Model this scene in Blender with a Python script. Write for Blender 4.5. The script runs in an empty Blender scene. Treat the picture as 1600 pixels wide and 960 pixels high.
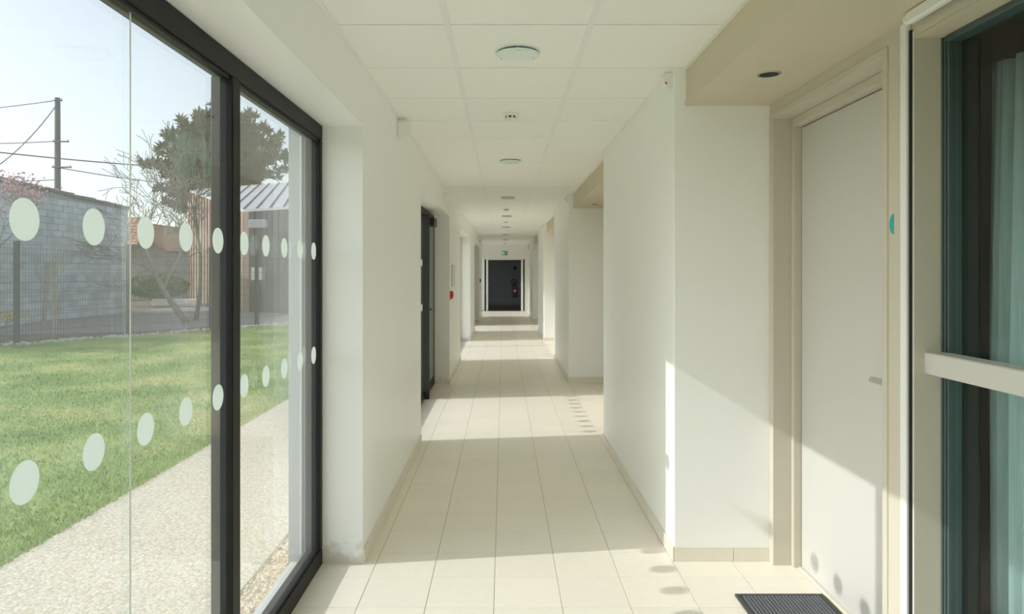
import bpy, bmesh, math, random
import numpy as np
from mathutils import Vector, Matrix

# ------------------------------------------------------------------ camera, sky, sun, exposure
random.seed(7)
rng = np.random.default_rng(7)
SC = bpy.context.scene
COL = SC.collection
F, EYE, CX, CY = 1072.0, 1.47, 786.5, 425.0      # focal length in pixels, eye height, vanishing point

cam_d = bpy.data.cameras.new('camera')
cam_d.sensor_width = 36.0
cam_d.lens = 36.0 * F / 1600.0
cam_d.shift_x = (800.0 - CX) / 1600.0
cam_d.shift_y = -(480.0 - CY) / 1600.0
cam_d.clip_start = 0.02
cam_d.clip_end = 500
cam = bpy.data.objects.new('camera', cam_d)
COL.objects.link(cam)
cam.location = (0, 0, EYE)
cam.rotation_euler = (math.radians(90), 0, 0)
SC.camera = cam

world = bpy.data.worlds.new('sky')
SC.world = world
world.use_nodes = True
wn = world.node_tree.nodes
wl = world.node_tree.links
wn.clear()
w_out = wn.new('ShaderNodeOutputWorld')
w_bg = wn.new('ShaderNodeBackground')
w_sky = wn.new('ShaderNodeTexSky')
w_sky.sky_type = 'NISHITA'
w_sky.sun_disc = False
w_sky.sun_elevation = math.radians(31.4)
w_sky.sun_rotation = math.radians(-98.1)
w_sky.air_density = 1.0
w_sky.dust_density = 1.2
w_hs = wn.new('ShaderNodeHueSaturation')
w_hs.inputs['Saturation'].default_value = 0.42
wl.new(w_sky.outputs[0], w_hs.inputs['Color'])
wl.new(w_hs.outputs[0], w_bg.inputs[0])
w_bg.inputs[1].default_value = 0.218
wl.new(w_bg.outputs[0], w_out.inputs[0])

sun_d = bpy.data.lights.new('sun', 'SUN')
sun_d.energy = 2.4
sun_d.angle = math.radians(0.55)
sun_d.color = (1.0, 0.975, 0.935)
sun = bpy.data.objects.new('sun', sun_d)
COL.objects.link(sun)
sun.location = (-30, -5, 20)
sun.rotation_euler = Vector((1.0, 0.143, -0.616)).to_track_quat('-Z', 'Y').to_euler()

SC.view_settings.view_transform = 'Standard'
SC.view_settings.look = 'None'
SC.view_settings.gamma = 1.0
SC.view_settings.use_curve_mapping = False
SC.view_settings.exposure = 0.11
SC.cycles.max_bounces = 24
SC.cycles.diffuse_bounces = 20
SC.cycles.glossy_bounces = 5
SC.cycles.transparent_max_bounces = 24

# ------------------------------------------------------------------ materials
MATS = {}


def nodes_of(name):
    m = bpy.data.materials.new(name)
    m.use_nodes = True
    n, l = m.node_tree.nodes, m.node_tree.links
    n.clear()
    out = n.new('ShaderNodeOutputMaterial')
    MATS[name] = m
    return m, n, l, out


def pmat(name, col, rough=0.5, metal=0.0, spec=0.5, noise=0.0, nscale=8.0, bump=0.0, bscale=60.0, rand=0.0, stretch=None, trans=0.0):
    """Principled material; NOISE varies the base colour, RAND varies it from object to object, BUMP gives fine relief."""
    m, n, l, out = nodes_of(name)
    b = n.new('ShaderNodeBsdfPrincipled')
    l.new(b.outputs[0], out.inputs[0])
    b.inputs['Roughness'].default_value = rough
    b.inputs['Metallic'].default_value = metal
    b.inputs['Specular IOR Level'].default_value = spec
    base = n.new('ShaderNodeRGB')
    base.outputs[0].default_value = (*col, 1)
    cur = base.outputs[0]
    geo = n.new('ShaderNodeNewGeometry')
    vec = geo.outputs['Position']
    if stretch:
        mp = n.new('ShaderNodeVectorMath'); mp.operation = 'MULTIPLY'
        mp.inputs[1].default_value = stretch
        l.new(vec, mp.inputs[0])
        vec = mp.outputs[0]
    if noise:
        t = n.new('ShaderNodeTexNoise')
        t.inputs['Scale'].default_value = nscale
        t.inputs['Detail'].default_value = 5
        l.new(vec, t.inputs['Vector'])
        mr = n.new('ShaderNodeMapRange')
        mr.inputs['From Min'].default_value = 0.25
        mr.inputs['From Max'].default_value = 0.75
        mr.inputs['To Min'].default_value = 1 - noise
        mr.inputs['To Max'].default_value = 1 + noise
        l.new(t.outputs[0], mr.inputs[0])
        mx = n.new('ShaderNodeVectorMath'); mx.operation = 'SCALE'
        l.new(cur, mx.inputs[0]); l.new(mr.outputs[0], mx.inputs['Scale'])
        cur = mx.outputs[0]
    if rand:
        oi = n.new('ShaderNodeObjectInfo')
        mr = n.new('ShaderNodeMapRange')
        mr.inputs['To Min'].default_value = 1 - rand
        mr.inputs['To Max'].default_value = 1 + rand
        l.new(oi.outputs['Random'], mr.inputs[0])
        mx = n.new('ShaderNodeVectorMath'); mx.operation = 'SCALE'
        l.new(cur, mx.inputs[0]); l.new(mr.outputs[0], mx.inputs['Scale'])
        cur = mx.outputs[0]
    l.new(cur, b.inputs['Base Color'])
    if bump:
        t = n.new('ShaderNodeTexNoise')
        t.inputs['Scale'].default_value = bscale
        t.inputs['Detail'].default_value = 4
        l.new(vec, t.inputs['Vector'])
        bp = n.new('ShaderNodeBump')
        bp.inputs['Strength'].default_value = bump
        bp.inputs['Distance'].default_value = 0.01
        l.new(t.outputs[0], bp.inputs['Height'])
        l.new(bp.outputs[0], b.inputs['Normal'])
    return m


WHITE = (0.955, 0.966, 0.960)
pmat('wall_paint', WHITE, 0.42, spec=0.35, noise=0.012, nscale=3, bump=0.05, bscale=180)
pmat('ceiling_tile', (0.958, 0.962, 0.938), 0.8, spec=0.2, noise=0.012, nscale=40, bump=0.04, bscale=400, rand=0.012)
pmat('ceiling_bar', (0.89, 0.91, 0.90), 0.45, spec=0.4)
pmat('ceiling_gap_shade', (0.10, 0.10, 0.095), 0.9)  # near-black: shadow lines of the tile joints put into the colour
pmat('floor_tile', (0.915, 0.862, 0.768), 0.38, spec=0.4, noise=0.02, nscale=25, rand=0.018)
pmat('grout', (0.50, 0.47, 0.41), 0.9)
pmat('plinth_tile', (0.80, 0.765, 0.67), 0.4, spec=0.4, noise=0.02, nscale=20, rand=0.02)
pmat('beige', (0.62, 0.58, 0.49), 0.5, spec=0.35, noise=0.012, nscale=4)
pmat('beige_soffit', (0.67, 0.60, 0.47), 0.55, spec=0.3, noise=0.012, nscale=4)
pmat('door_leaf', (0.62, 0.615, 0.59), 0.42, spec=0.4, noise=0.012, nscale=3, stretch=(1, 1, 0.2))
pmat('black_metal', (0.013, 0.014, 0.014), 0.5, spec=0.25, noise=0.15, nscale=6)
pmat('black_rubber', (0.012, 0.014, 0.016), 0.55)
pmat('white_metal', (0.86, 0.88, 0.87), 0.35, spec=0.5)
pmat('white_plastic', (0.86, 0.87, 0.84), 0.4, spec=0.4)
pmat('grey_lining', (0.48, 0.50, 0.52), 0.5, spec=0.4, noise=0.03, nscale=5)
pmat('white_sill', (0.80, 0.83, 0.80), 0.5, noise=0.03, nscale=9)
pmat('green_panel', (0.20, 0.235, 0.205), 0.5, noise=0.04, nscale=5)
pmat('satin_metal', (0.62, 0.62, 0.60), 0.28, metal=1.0)
pmat('mat_rib', (0.17, 0.18, 0.20), 0.95, spec=0.1, noise=0.35, nscale=220, bump=0.4, bscale=500)
pmat('mat_border', (0.07, 0.07, 0.075), 0.8, noise=0.1, nscale=60)
pmat('teal', (0.02, 0.42, 0.42), 0.45)
pmat('red_plastic', (0.62, 0.06, 0.035), 0.35)
pmat('red_paint', (0.24, 0.025, 0.025), 0.3)
pmat('sign_green', (0.02, 0.30, 0.14), 0.4)
pmat('sign_white', (0.85, 0.9, 0.85), 0.4)
pmat('lamp_glass', (0.80, 0.92, 0.90), 0.15, spec=0.6)
pmat('lamp_reflector', (0.75, 0.78, 0.76), 0.2, metal=0.7)
pmat('recess_shade', (0.008, 0.008, 0.008), 0.6)  # black standing in for the shade inside recesses
pmat('far_wall_shade', (0.20, 0.215, 0.205), 0.6, noise=0.03, nscale=4)  # white lobby walls; their lack of light is put into the grey
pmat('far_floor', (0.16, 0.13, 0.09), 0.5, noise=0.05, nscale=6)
pmat('room_shade', (0.03, 0.033, 0.035), 0.8, noise=0.04, nscale=3)  # near-black: the unlit room's dimness is in the colour
pmat('curtain', (0.52, 0.62, 0.62), 0.9, spec=0.1, noise=0.12, nscale=30, stretch=(1, 6, 0.15))
pmat('window_teal', (0.07, 0.105, 0.105), 0.4, noise=0.05)
# outside
pmat('soil', (0.17, 0.14, 0.09), 0.95, noise=0.3, nscale=3, bump=0.4, bscale=20)
pmat('asphalt', (0.30, 0.29, 0.29), 0.95, spec=0.2, noise=0.12, nscale=2)
pmat('gravel', (0.80, 0.71, 0.55), 0.85, spec=0.3, noise=0.3, nscale=40)
pmat('block', (0.45, 0.51, 0.54), 0.95, spec=0.1, noise=0.25, nscale=1.6, bump=0.3, bscale=30, rand=0.13)
pmat('mortar', (0.31, 0.345, 0.365), 0.95, spec=0.1, noise=0.2, nscale=3)
pmat('coping', (0.17, 0.15, 0.15), 0.95, noise=0.2, nscale=5, rand=0.15)
pmat('roof_tile', (0.50, 0.26, 0.15), 0.9, noise=0.2, nscale=6, rand=0.12)
pmat('render_wall', (0.30, 0.28, 0.26), 0.9, noise=0.1, nscale=2)
pmat('wood_board', (0.47, 0.345, 0.28), 0.8, spec=0.2, noise=0.18, nscale=5, stretch=(6, 6, 0.5), rand=0.14)
pmat('shade_board', (0.095, 0.095, 0.105), 0.7, spec=0.3, noise=0.12, nscale=5, stretch=(6, 6, 0.5), rand=0.12)  # dark tone paints porch shade onto the hut front
pmat('zinc', (0.58, 0.58, 0.60), 0.55, spec=0.3, noise=0.04, nscale=1.5)
pmat('zinc_seam', (0.20, 0.20, 0.22), 0.6)
pmat('pole_wood', (0.16, 0.165, 0.16), 0.9, noise=0.15, nscale=4, stretch=(4, 4, 0.3))
pmat('cable', (0.10, 0.12, 0.14), 0.7)
pmat('fence_metal', (0.045, 0.055, 0.06), 0.6)
pmat('bark', (0.30, 0.26, 0.22), 0.9, spec=0.1, noise=0.3, nscale=8, bump=0.4, bscale=30)
pmat('bark_pale', (0.42, 0.38, 0.31), 0.9, spec=0.1, noise=0.2, nscale=8)
pmat('bark_moss', (0.13, 0.20, 0.15), 0.95, spec=0.1, noise=0.3, nscale=7)
pmat('blossom', (0.72, 0.40, 0.47), 0.8, noise=0.2, nscale=12)
pmat('yellow_flower', (0.72, 0.55, 0.05), 0.8, noise=0.2, nscale=12)
pmat('conifer', (0.15, 0.155, 0.08), 0.9, spec=0.1, noise=0.4, nscale=0.9)
pmat('bush_leaf', (0.12, 0.20, 0.05), 0.9, spec=0.1, noise=0.3, nscale=5)
pmat('stone', (0.62, 0.60, 0.55), 0.9, noise=0.1, nscale=6, rand=0.1)


def lawn_material(name, dark):
    m, n, l, out = nodes_of(name)
    b = n.new('ShaderNodeBsdfPrincipled')
    l.new(b.outputs[0], out.inputs[0])
    b.inputs['Roughness'].default_value = 0.9
    b.inputs['Specular IOR Level'].default_value = 0.15
    geo = n.new('ShaderNodeNewGeometry')
    t = n.new('ShaderNodeTexNoise'); t.inputs['Scale'].default_value = 0.9; t.inputs['Detail'].default_value = 6
    l.new(geo.outputs['Position'], t.inputs['Vector'])
    t2 = n.new('ShaderNodeTexNoise'); t2.inputs['Scale'].default_value = 28; t2.inputs['Detail'].default_value = 3
    l.new(geo.outputs['Position'], t2.inputs['Vector'])
    ad = n.new('ShaderNodeMath'); ad.operation = 'MULTIPLY_ADD'
    ad.inputs[1].default_value = 0.45
    l.new(t2.outputs[0], ad.inputs[0]); l.new(t.outputs[0], ad.inputs[2])
    r = n.new('ShaderNodeValToRGB')
    r.color_ramp.elements[0].position = 0.52
    r.color_ramp.elements[0].color = (0.120 * dark, 0.190 * dark, 0.050 * dark, 1)
    r.color_ramp.elements[1].position = 0.92
    r.color_ramp.elements[1].color = (0.34 * dark, 0.34 * dark, 0.15 * dark, 1)
    k = r.color_ramp.elements.new(0.72); k.color = (0.195 * dark, 0.265 * dark, 0.088 * dark, 1)
    l.new(ad.outputs[0], r.inputs[0])
    l.new(r.outputs[0], b.inputs['Base Color'])
    return m


lawn_material('lawn', 1.5)
lawn_material('grass_blade', 1.75)


def path_material():
    m, n, l, out = nodes_of('aggregate')
    b = n.new('ShaderNodeBsdfPrincipled')
    l.new(b.outputs[0], out.inputs[0])
    b.inputs['Roughness'].default_value = 0.85
    b.inputs['Specular IOR Level'].default_value = 0.25
    geo = n.new('ShaderNodeNewGeometry')
    v = n.new('ShaderNodeTexVoronoi'); v.inputs['Scale'].default_value = 62
    l.new(geo.outputs['Position'], v.inputs['Vector'])
    r = n.new('ShaderNodeValToRGB')
    r.color_ramp.elements[0].color = (0.66, 0.57, 0.40, 1)
    r.color_ramp.elements[1].color = (0.80, 0.77, 0.68, 1)
    k = r.color_ramp.elements.new(0.35); k.color = (0.74, 0.69, 0.56, 1)
    k = r.color_ramp.elements.new(0.7); k.color = (0.66, 0.60, 0.50, 1)
    sep = n.new('ShaderNodeSeparateColor')
    l.new(v.outputs['Color'], sep.inputs[0])
    l.new(sep.outputs[0], r.inputs[0])
    gr = n.new('ShaderNodeMapRange')
    gr.inputs['From Min'].default_value = 0.35; gr.inputs['From Max'].default_value = 0.75
    gr.inputs['To Min'].default_value = 1.0; gr.inputs['To Max'].default_value = 0.72
    l.new(v.outputs['Distance'], gr.inputs[0])
    sc = n.new('ShaderNodeVectorMath'); sc.operation = 'SCALE'
    l.new(r.outputs[0], sc.inputs[0]); l.new(gr.outputs[0], sc.inputs['Scale'])
    l.new(sc.outputs[0], b.inputs['Base Color'])
    bp = n.new('ShaderNodeBump'); bp.inputs['Strength'].default_value = 0.5; bp.inputs['Distance'].default_value = 0.006
    bp.invert = True
    l.new(v.outputs['Distance'], bp.inputs['Height'])
    l.new(bp.outputs[0], b.inputs['Normal'])


path_material()


def glass_material(name, tint, rough=0.0, ior=1.5, veil=0.0):
    """Slab glass: straight-through transmission plus Fresnel reflection on each face."""
    m, n, l, out = nodes_of(name)
    geo = n.new('ShaderNodeNewGeometry')
    mi = n.new('ShaderNodeMapRange')
    mi.inputs['To Min'].default_value = ior; mi.inputs['To Max'].default_value = 1.0 / ior
    l.new(geo.outputs['Backfacing'], mi.inputs[0])
    fr = n.new('ShaderNodeFresnel')
    l.new(mi.outputs[0], fr.inputs['IOR'])
    tr = n.new('ShaderNodeBsdfTransparent'); tr.inputs[0].default_value = (*tint, 1)
    gl = n.new('ShaderNodeBsdfGlossy'); gl.inputs['Color'].default_value = (1, 1, 1, 1); gl.inputs['Roughness'].default_value = rough
    mx = n.new('ShaderNodeMixShader')
    l.new(fr.outputs[0], mx.inputs[0]); l.new(tr.outputs[0], mx.inputs[1]); l.new(gl.outputs[0], mx.inputs[2])
    if veil:                                   # pale scattering layer added to put a haze over the view
        df = n.new('ShaderNodeBsdfDiffuse'); df.inputs[0].default_value = (0.86, 0.92, 0.92, 1)
        tl = n.new('ShaderNodeBsdfTranslucent'); tl.inputs[0].default_value = (0.86, 0.92, 0.92, 1)
        m1 = n.new('ShaderNodeMixShader'); m1.inputs[0].default_value = 0.6
        l.new(df.outputs[0], m1.inputs[1]); l.new(tl.outputs[0], m1.inputs[2])
        m2 = n.new('ShaderNodeMixShader'); m2.inputs[0].default_value = veil
        l.new(mx.outputs[0], m2.inputs[1]); l.new(m1.outputs[0], m2.inputs[2])
        mx = m2
    l.new(mx.outputs[0], out.inputs[0])


glass_material('glass', (0.975, 0.995, 0.99), veil=0.028)
glass_material('glass_dark', (0.90, 0.96, 0.96), ior=1.25)


def film_material():
    m, n, l, out = nodes_of('frosted_film')
    d = n.new('ShaderNodeBsdfDiffuse'); d.inputs[0].default_value = (0.80, 0.85, 0.83, 1)
    t = n.new('ShaderNodeBsdfTranslucent'); t.inputs[0].default_value = (0.80, 0.85, 0.83, 1)
    a = n.new('ShaderNodeMixShader'); a.inputs[0].default_value = 0.55
    l.new(d.outputs[0], a.inputs[1]); l.new(t.outputs[0], a.inputs[2])
    tr = n.new('ShaderNodeBsdfTransparent')
    b = n.new('ShaderNodeMixShader'); b.inputs[0].default_value = 0.06
    l.new(a.outputs[0], b.inputs[1]); l.new(tr.outputs[0], b.inputs[2])
    l.new(b.outputs[0], out.inputs[0])


film_material()


def stained_wall():
    """White paint with damp stains along the foot of the reveals that face along the corridor."""
    m = MATS['wall_paint'].copy(); m.name = 'wall_paint_stained'; MATS['wall_paint_stained'] = m
    n, l = m.node_tree.nodes, m.node_tree.links
    b = [x for x in n if x.type == 'BSDF_PRINCIPLED'][0]
    src = b.inputs['Base Color'].links[0].from_socket
    geo = n.new('ShaderNodeNewGeometry')
    sp = n.new('ShaderNodeSeparateXYZ'); l.new(geo.outputs['Position'], sp.inputs[0])
    sn = n.new('ShaderNodeSeparateXYZ'); l.new(geo.outputs['True Normal'], sn.inputs[0])
    t = n.new('ShaderNodeTexNoise'); t.inputs['Scale'].default_value = 13; t.inputs['Detail'].default_value = 5
    l.new(geo.outputs['Position'], t.inputs['Vector'])
    hh = n.new('ShaderNodeMath'); hh.operation = 'MULTIPLY_ADD'      # stain height = noise * .2 - .03
    hh.inputs[1].default_value = 0.30; hh.inputs[2].default_value = -0.075
    l.new(t.outputs[0], hh.inputs[0])
    df = n.new('ShaderNodeMath'); df.operation = 'SUBTRACT'
    l.new(hh.outputs[0], df.inputs[0]); l.new(sp.outputs['Z'], df.inputs[1])
    mr = n.new('ShaderNodeMapRange'); mr.inputs['From Min'].default_value = -0.008; mr.inputs['From Max'].default_value = 0.035
    l.new(df.outputs[0], mr.inputs[0])
    lt = n.new('ShaderNodeMath'); lt.operation = 'LESS_THAN'; lt.inputs[1].default_value = -0.7
    l.new(sn.outputs['Y'], lt.inputs[0])
    mu = n.new('ShaderNodeMath'); mu.operation = 'MULTIPLY'
    l.new(mr.outputs[0], mu.inputs[0]); l.new(lt.outputs[0], mu.inputs[1])
    mu2 = n.new('ShaderNodeMath'); mu2.operation = 'MULTIPLY'; mu2.inputs[1].default_value = 0.40
    l.new(mu.outputs[0], mu2.inputs[0])
    mx = n.new('ShaderNodeMix'); mx.data_type = 'RGBA'
    l.new(mu2.outputs[0], mx.inputs['Factor']); l.new(src, mx.inputs['A'])
    mx.inputs['B'].default_value = (0.55, 0.45, 0.32, 1)
    l.new(mx.outputs['Result'], b.inputs['Base Color'])


stained_wall()

# ------------------------------------------------------------------ helpers
WO = {}          # world position of each object's origin


def px(x, y, d):
    """A point d metres ahead that lies behind pixel (x, y) of the 1600x960 frame."""
    return Vector(((x - CX) * d / F, d, EYE - (y - CY) * d / F))


def tag(o, label=None, cat=None, group=None, kind=None):
    if label: o['label'] = label
    if cat: o['category'] = cat
    if group: o['group'] = group
    if kind: o['kind'] = kind
    return o


def link(o, parent=None, origin=(0, 0, 0)):
    COL.objects.link(o)
    w = Vector(origin)
    WO[o.name] = w
    if parent is not None:
        o.parent = parent
        o.location = w - WO[parent.name]
    else:
        o.location = w
    return o


def empty(name, loc=(0, 0, 0)):
    o = bpy.data.objects.new(name, None)
    o.empty_display_size = 0.1
    return link(o, None, loc)


def chamfer_topology():
    v = []
    for sx in (-1, 1):
        for sy in (-1, 1):
            for sz in (-1, 1):
                c = np.array([sx, sy, sz], float)
                for a in range(3):
                    q = c * 0.8; q[a] = c[a]
                    v.append(q)
    bm = bmesh.new()
    bv = [bm.verts.new(q) for q in v]
    bmesh.ops.convex_hull(bm, input=bv)
    bmesh.ops.dissolve_limit(bm, angle_limit=0.01, verts=bm.verts, edges=bm.edges)
    bm.normal_update()
    ix = {tuple(np.round(q, 3)): i for i, q in enumerate(v)}
    fs = [[ix[tuple(np.round(np.array(w.co), 3))] for w in f.verts] for f in bm.faces]
    bm.free()
    return fs


CH_FACES = chamfer_topology()


class MB:
    def __init__(self):
        self.v, self.f, self.m = [], [], []
        self.mi = 0

    def add(self, v, f):
        o = len(self.v)
        self.v.extend([tuple(p) for p in v])
        self.f.extend([[i + o for i in q] for q in f])
        self.m.extend([self.mi] * len(f))
        return self

    def box(self, x0, x1, y0, y1, z0, z1, ch=0.0):
        x0, x1 = min(x0, x1), max(x0, x1); y0, y1 = min(y0, y1), max(y0, y1); z0, z1 = min(z0, z1), max(z0, z1)
        if ch:
            c = np.array([(x0 + x1) / 2, (y0 + y1) / 2, (z0 + z1) / 2])
            h = np.array([(x1 - x0) / 2, (y1 - y0) / 2, (z1 - z0) / 2])
            ch = min(ch, 0.45 * h.min() * 2)
            vs = []
            for sx in (-1, 1):
                for sy in (-1, 1):
                    for sz in (-1, 1):
                        s = np.array([sx, sy, sz], float)
                        for a in range(3):
                            q = s * (h - ch); q[a] = s[a] * h[a]
                            vs.append(c + q)
            return self.add(vs, CH_FACES)
        v = [(x0, y0, z0), (x1, y0, z0), (x1, y1, z0), (x0, y1, z0), (x0, y0, z1), (x1, y0, z1), (x1, y1, z1), (x0, y1, z1)]
        return self.add(v, [[0, 3, 2, 1], [4, 5, 6, 7], [0, 1, 5, 4], [1, 2, 6, 5], [2, 3, 7, 6], [3, 0, 4, 7]])

    def prism(self, poly, axis, a, b):
        """Closed polygon (2-D points) extruded along AXIS from a to b."""
        def P(p, t):
            return {'x': (t, p[0], p[1]), 'y': (p[0], t, p[1]), 'z': (p[0], p[1], t)}[axis]
        n = len(poly)
        v = [P(p, a) for p in poly] + [P(p, b) for p in poly]
        f = [list(range(n))[::-1], list(range(n, 2 * n))]
        f += [[i, (i + 1) % n, n + (i + 1) % n, n + i] for i in range(n)]
        return self.add(v, f)

    def tube(self, pts, rad, n=6, caps=True):
        pts = [Vector(p) for p in pts]
        if not hasattr(rad, '__len__'): rad = [rad] * len(pts)
        vs, fs = [], []
        t0 = (pts[1] - pts[0]).normalized()
        up = Vector((0, 0, 1)) if abs(t0.z) < 0.9 else Vector((1, 0, 0))
        a = t0.cross(up).normalized()
        for i, p in enumerate(pts):
            t = (pts[min(i + 1, len(pts) - 1)] - pts[max(i - 1, 0)]).normalized()
            a = (a - t * a.dot(t)).normalized()
            b = t.cross(a)
            for k in range(n):
                w = 2 * math.pi * k / n
                vs.append(p + (a * math.cos(w) + b * math.sin(w)) * rad[i])
        for i in range(len(pts) - 1):
            for k in range(n):
                fs.append([i * n + k, i * n + (k + 1) % n, (i + 1) * n + (k + 1) % n, (i + 1) * n + k])
        if caps:
            fs.append(list(range(n))[::-1]); fs.append([(len(pts) - 1) * n + k for k in range(n)])
        return self.add(vs, fs)

    def lathe(self, prof, c, axis='z', n=24, ring=False):
        """PROF: (radius, height) points turned about AXIS through c; RING: a closed profile, open in the middle."""
        if ring: prof = list(prof) + [prof[0]]
        vs, fs = [], []
        c = Vector(c)
        for r, h in prof:
            for k in range(n):
                w = 2 * math.pi * k / n
                u, q = r * math.cos(w), r * math.sin(w)
                vs.append(c + Vector({'z': (u, q, h), 'x': (h, u, q), 'y': (q, h, u)}[axis]))
        for i in range(len(prof) - 1):
            for k in range(n):
                fs.append([i * n + k, i * n + (k + 1) % n, (i + 1) * n + (k + 1) % n, (i + 1) * n + k])
        if not ring:
            fs.append(list(range(n))[::-1]); fs.append([(len(prof) - 1) * n + k for k in range(n)])
        return self.add(vs, fs)

    def mesh(self, name, mats, origin=(0, 0, 0), smooth=False):
        me = bpy.data.meshes.new(name)
        o = Vector(origin)
        me.from_pydata([(p[0] - o.x, p[1] - o.y, p[2] - o.z) for p in self.v], [], self.f)
        for m in (mats if isinstance(mats, (list, tuple)) else [mats]):
            me.materials.append(MATS[m])
        if any(self.m):
            me.polygons.foreach_set('material_index', self.m)
        if smooth:
            me.polygons.foreach_set('use_smooth', [True] * len(me.polygons))
        bm = bmesh.new(); bm.from_mesh(me)
        bmesh.ops.recalc_face_normals(bm, faces=bm.faces)
        bm.to_mesh(me); bm.free()
        me.update()
        return me

    def build(self, name, mats, parent=None, origin=None, smooth=False, auto=False):
        if origin is None:
            a = np.array(self.v)
            lo, hi = a.min(0), a.max(0)
            origin = ((lo[0] + hi[0]) / 2, (lo[1] + hi[1]) / 2, lo[2])
        me = self.mesh(name, mats, origin, smooth)
        if auto:
            me.polygons.foreach_set('use_smooth', [True] * len(me.polygons))
            me.set_sharp_from_angle(angle=math.radians(35))
        o = bpy.data.objects.new(name, me)
        return link(o, parent, origin)


def place(name, me, parent, origin):
    o = bpy.data.objects.new(name, me)
    return link(o, parent, origin)


def copy_tree(o, delta, parent=None):
    c = o.copy()
    COL.objects.link(c)
    WO[c.name] = WO[o.name] + Vector(delta)
    if parent is None:
        c.location = o.location + Vector(delta)
    else:
        c.parent = parent
    for ch in list(o.children):
        copy_tree(ch, delta, c)
    return c


# ------------------------------------------------------------------ plan of the corridor (x across, y ahead, z up)
XL, XR = -0.707, 0.867            # corridor faces
XF, XG, XO = -0.910, -0.932, -1.075   # window frame face, glass face, outside face of the left wall
XB = 1.355                        # back wall of the recesses on the right
XS = 0.929                        # soffit fascia
CEIL, SOFF, HEAD, GTOP = 2.50, 2.315, 2.205, 2.13
YB, YE = -5.6, 25.65              # back and far end
OPEN_L = [(-5.31, -2.107), (0.25, 3.4525), (5.88, 9.01), (11.30, 14.57), (16.86, 20.13), (22.45, YE - 0.04)]
REC_R = [(-5.2, -2.1), (0.35, 3.487), (5.94, 9.11), (11.70, 14.62), (17.15, 20.25), (22.95, YE)]

# ------------------------------------------------------------------ floor with its tiles
fl = MB().box(-0.93, 1.62, YB, YE, -0.12, -0.003).build('floor', 'grout', origin=(0, 0, 0))
tag(fl, 'cream tiled floor running the length of the corridor', 'floor', kind='structure')
TX, TY, X0, Y0 = 0.30, 0.297, -0.041, 3.002
tile_mesh = {}


def tile_me(w, d):
    k = (round(w, 3), round(d, 3))
    if k not in tile_mesh:
        tile_mesh[k] = MB().box(-w / 2, w / 2, -d / 2, d / 2, -0.008, 0.0, 0.0012).mesh('tile', 'floor_tile')
    return tile_mesh[k]


def in_foot(x, y):
    if XL < x < XR: return True
    if -0.93 < x <= XL: return any(a < y < b for a, b in OPEN_L)
    if XR <= x < XB: return any(a < y < b for a, b in REC_R)
    return XB <= x < 1.5 and 2.45 < y < 3.43


cells = []
for i in range(-3, 6):
    xa, xb = max(X0 + i * TX, -0.928), min(X0 + (i + 1) * TX, 1.60)
    if xb - xa < 0.02: continue
    for j in range(-29, 77):
        ya, yb = Y0 + j * TY, Y0 + (j + 1) * TY
        yb = min(yb, YE)
        if yb - ya < 0.03: continue
        pts = [(xa + (xb - xa) * u, ya + (yb - ya) * w) for u in (0.05, 0.5, 0.95) for w in (0.05, 0.5, 0.95)]
        hit = [p for p in pts if in_foot(*p)]
        if not hit: continue
        seen = False
        for (x, y) in hit:
            if y < 2.9: continue
            u = CX + x * F / y
            if 0 < u < 1600:
                # line of sight: right recesses hide behind the columns, left ones behind the wall
                ok = True
                for k in range(len(REC_R) - 1):
                    c0, c1 = REC_R[k][1], REC_R[k + 1][0]
                    if x > XR and y > c1 and x / y > XR / c1 and c1 > 0: ok = False
                    w0, w1 = OPEN_L[k][1], OPEN_L[k + 1][0]
                    if x < XL and y > w1 and x / y < XL / w1 and w1 > 0: ok = False
                seen |= ok
        cells.append((xa, xb, ya, yb, seen))
vis = sorted([c for c in cells if c[4]], key=lambda c: c[2])
chosen = set(id(c) for c in vis[:290])
rest = MB()
for c in cells:
    xa, xb, ya, yb, seen = c
    g = 0.0015
    if id(c) in chosen:
        place('tile', tile_me(xb - xa - 2 * g, yb - ya - 2 * g), fl, ((xa + xb) / 2, (ya + yb) / 2, 0))
    else:
        rest.box(xa + g, xb - g, ya + g, yb - g, -0.008, 0.0)
tag(rest.build('distant_tiles', 'floor_tile', fl, (0, 0, 0)), kind='stuff')

# ------------------------------------------------------------------ left wall: piers and lintels in one comb-shaped slab
pts = [(YB, CEIL + 0.12), (YB, 0)]
for a, b in OPEN_L:
    pts += [(a, 0), (a, HEAD), (b, HEAD), (b, 0)]
pts += [(YE, 0), (YE, CEIL + 0.12)]
wl_o = MB().prism(pts, 'x', XO, XL).build('wall_left', 'wall_paint_stained', origin=(XL, 0, 0))
tag(wl_o, 'white corridor wall with tall window openings and damp-stained reveals', 'wall', kind='structure')

# right wall: solid piers between the recesses
pier_labels = ['white wall pier between the beige door recess and the next recess', 'second white wall pier along the right side',
               'third white wall pier along the right side', 'white wall pier nearest the far dark doorway']
pn = 0
for k in range(len(REC_R) - 1):
    a, b = REC_R[k][1], REC_R[k + 1][0]
    o = MB().box(XR, 1.62, a, b, 0, CEIL + 0.12, 0.004).build('wall_right', 'wall_paint', origin=(XR, a, 0))
    if k == 0:
        tag(o, 'white wall pier behind the viewer on the right side', 'wall', kind='structure')
    else:
        tag(o, pier_labels[k - 1], 'wall', kind='structure')
for k, (a, b) in enumerate(REC_R):
    if k == 1: continue
    o = MB().box(XB, 1.62, a, b, 0, CEIL).build('wall_recess', 'beige', origin=(XB, a, 0))
    tag(o, 'beige back wall of the %s recess on the right' % ['hindmost', '', 'second', 'third', 'fourth', 'last'][k], 'wall', kind='structure')

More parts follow.
